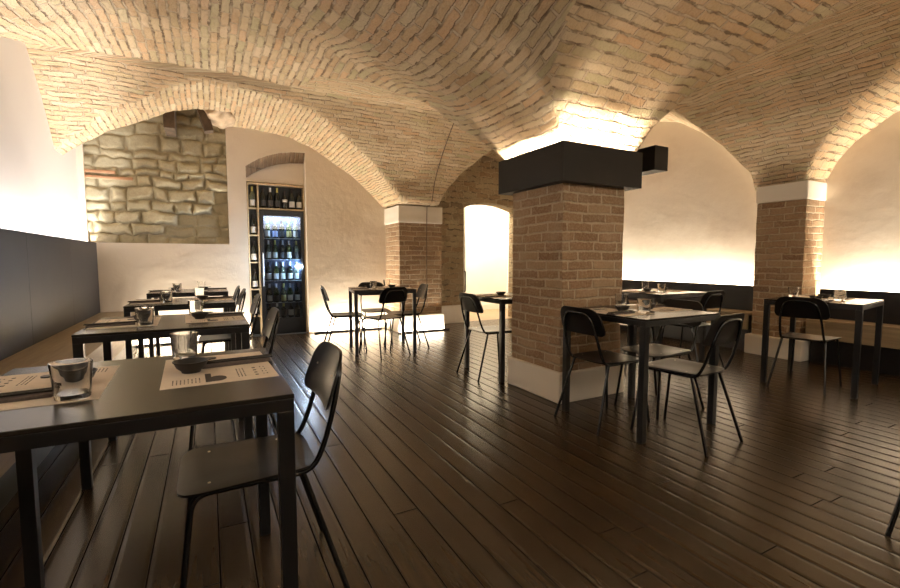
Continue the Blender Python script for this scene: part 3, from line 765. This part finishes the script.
def bottle(x, y, z, kind, label, group):
    s = .98 + .06 * ((x * 37 + z * 11) % 1)
    if kind not in KIND: o = KIND[kind] = make_bottle(*kind); o.location = (x, y, z)
    else: o = dup(KIND[kind], (x, y, z), 0)
    o['label'] = label; o['category'] = 'bottle'; o['group'] = group; o.rotation_euler = (0, 0, x * 5); return o
NUM = ['first', 'second', 'third', 'fourth', 'fifth', 'sixth']
for i, (x, k, nm) in enumerate([(.735, (0, 2, 0), 'dark label'), (.835, (0, 2, 1), 'silver foil'), (.93, (0, 2, 2), 'gold foil'), (1.035, (0, 0, 0, .86, 1.0, (.10, .14)), 'small round label'), (1.135, (0, 0, 0, 1.0, 1.1), 'big white label'), (1.238, (0, 0, 0, .9, 1.05), 'white label, shorter')]):
    bottle(x, YF + .055, 1.8503, k, 'dark wine bottle with %s, %s from the divider on top shelf' % (nm, NUM[i]), 'bottles on the top shelf')
for i, (z, k) in enumerate([(1.848, (2, 0, 2)), (1.463, (0, 0, 0)), (1.073, (0, 0, 0, 1.0, 1.08)), (.683, (0, 0, 0, .96)), (.293, (0, 0, 2, .95))]):
    bottle(.592 + (i % 2) * .004, YF + .055, z + .0003, k, 'wine bottle in the narrow shelf column, %s compartment from the top' % NUM[i], 'bottles in the narrow shelf column')
rows = [(1.419, [(1, 0, 1), (0, 1, 1), (0, 2, 0), (1, 3, 2), (2, 0, 1)]), (1.109, [(2, 0, 1), (1, 0, 2), (0, 2, 1), (1, 0, 1), (2, 2, 2)]), (.794, [(0, 0, 0), (1, 0, 1), (2, 0, 1), (0, 0, 1), (2, 0, 2)]), (.469, [(0, 0, 1), (1, 2, 1), (2, 3, 2), (1, 0, 1), (0, 0, 0)]), (.2405, [(0, 2, 0, .7), (0, 2, 1, .7), (0, 2, 2, .7), (0, 0, 0, .7), (0, 2, 0, .72)])]
for ri, (z, ks) in enumerate(rows):
    for i, k in enumerate(ks):
        k = tuple(k) if len(k) > 3 else tuple(k) + (.95,)
        bottle(.785 + i * .0985 + .006 * ((ri + i) % 2), YF + .075, z - .0056 if ri < 4 else z, k, 'wine bottle inside the cooler, %s from its hinge on the %s shelf down' % (NUM[i], NUM[ri]), 'bottles in the wine cooler')

# cable on the rear pier and vault
def zc(x, y): return float(vault(np.array([x]), np.array([y]))[0][0])
pts = [(2.98, 6.385, .35), (2.98, 6.385, 1.0), (2.98, 6.38, 1.66), (2.98, 6.37, 1.92)]
for t in np.linspace(0.05, 1, 14):
    x = 2.98 - .03 * t; y = 6.34 - 1.25 * t; pts.append((x, y, zc(x, y) - .012))
obj('cable', tube(nb(), pts, .006, 6), CABLEM, smooth=True, ang=80, label='dark cable running up the pier and along the brick vault', cat='cable')

# ------------------------------------------------------------------ lights
def area(name, loc, size, power, col, rot=(0, 0, 0), spread=180):
    l = bpy.data.lights.new(name, 'AREA'); l.shape = 'RECTANGLE'; l.size = size[0]; l.size_y = size[1]; l.energy = power; l.color = col; l.spread = R(spread)
    o = bpy.data.objects.new(name, l); COL.objects.link(o); o.location = loc; o.rotation_euler = rot; return o
UP = (math.pi, 0, 0)
WARM = (1.0, .875, .71); NEUT = (.99, .945, .93); COOL = (.62, .78, 1.0)
area('led_left', (-1.285, 2.69, 1.16), (.05, 8.5), 75, NEUT, UP)
area('led_right_a', (5.975, .46, .68), (.05, 3.95), 74, WARM, UP)
area('led_right_b', (5.975, 5.01, .68), (.05, 3.75), 74, WARM, UP)
area('led_base_a', (-.34, 6.94, .008), (1.66, .06), 40, WARM, UP)
area('led_base_b', (1.90, 6.94, .008), (1.04, .06), 22, WARM, UP)
area('led_base_c', (2.89, 6.335, .008), (.84, .04), 9, WARM, UP)
area('led_cove_n', (2.67, 2.58, 1.80), (.76, .04), 16, WARM, UP); area('led_cove_f', (2.67, 3.31, 1.80), (.76, .04), 16, WARM, UP)
area('led_cove_l', (2.30, 2.945, 1.80), (.04, .70), 16, WARM, UP); area('led_cove_r', (3.04, 2.945, 1.80), (.04, .70), 16, WARM, UP)
area('led_cooler', (.98, 7.15, 1.75), (.5, .04), 7, COOL); area('led_cooler_side', (1.262, 7.19, 1.0), (.04, 1.4), 24, COOL, (0, R(90), 0))
area('hall_lamp', (4.6, 7.75, 2.85), (2.2, .8), 62, (1.0, .90, .74))
area('room_fill', (2.6, -1.2, 2.3), (4.0, .5), 20, WARM, (R(60), 0, 0))  # weak fill added behind the camera, not a visible lamp of the room
w = bpy.data.worlds.new('world'); SC.world = w; w.use_nodes = True; w.node_tree.nodes['Background'].inputs[0].default_value = (.02, .018, .015, 1)
SC.view_settings.view_transform = 'Standard'; SC.view_settings.look = 'None'; SC.view_settings.gamma = 1; SC.view_settings.use_curve_mapping = False; SC.view_settings.exposure = 1.35
SC.cycles.max_bounces = 8; SC.cycles.diffuse_bounces = 5; SC.cycles.use_denoising = True; SC.cycles.caustics_reflective = False; SC.cycles.caustics_refractive = False
SC.cycles.sample_clamp_indirect = 6.0
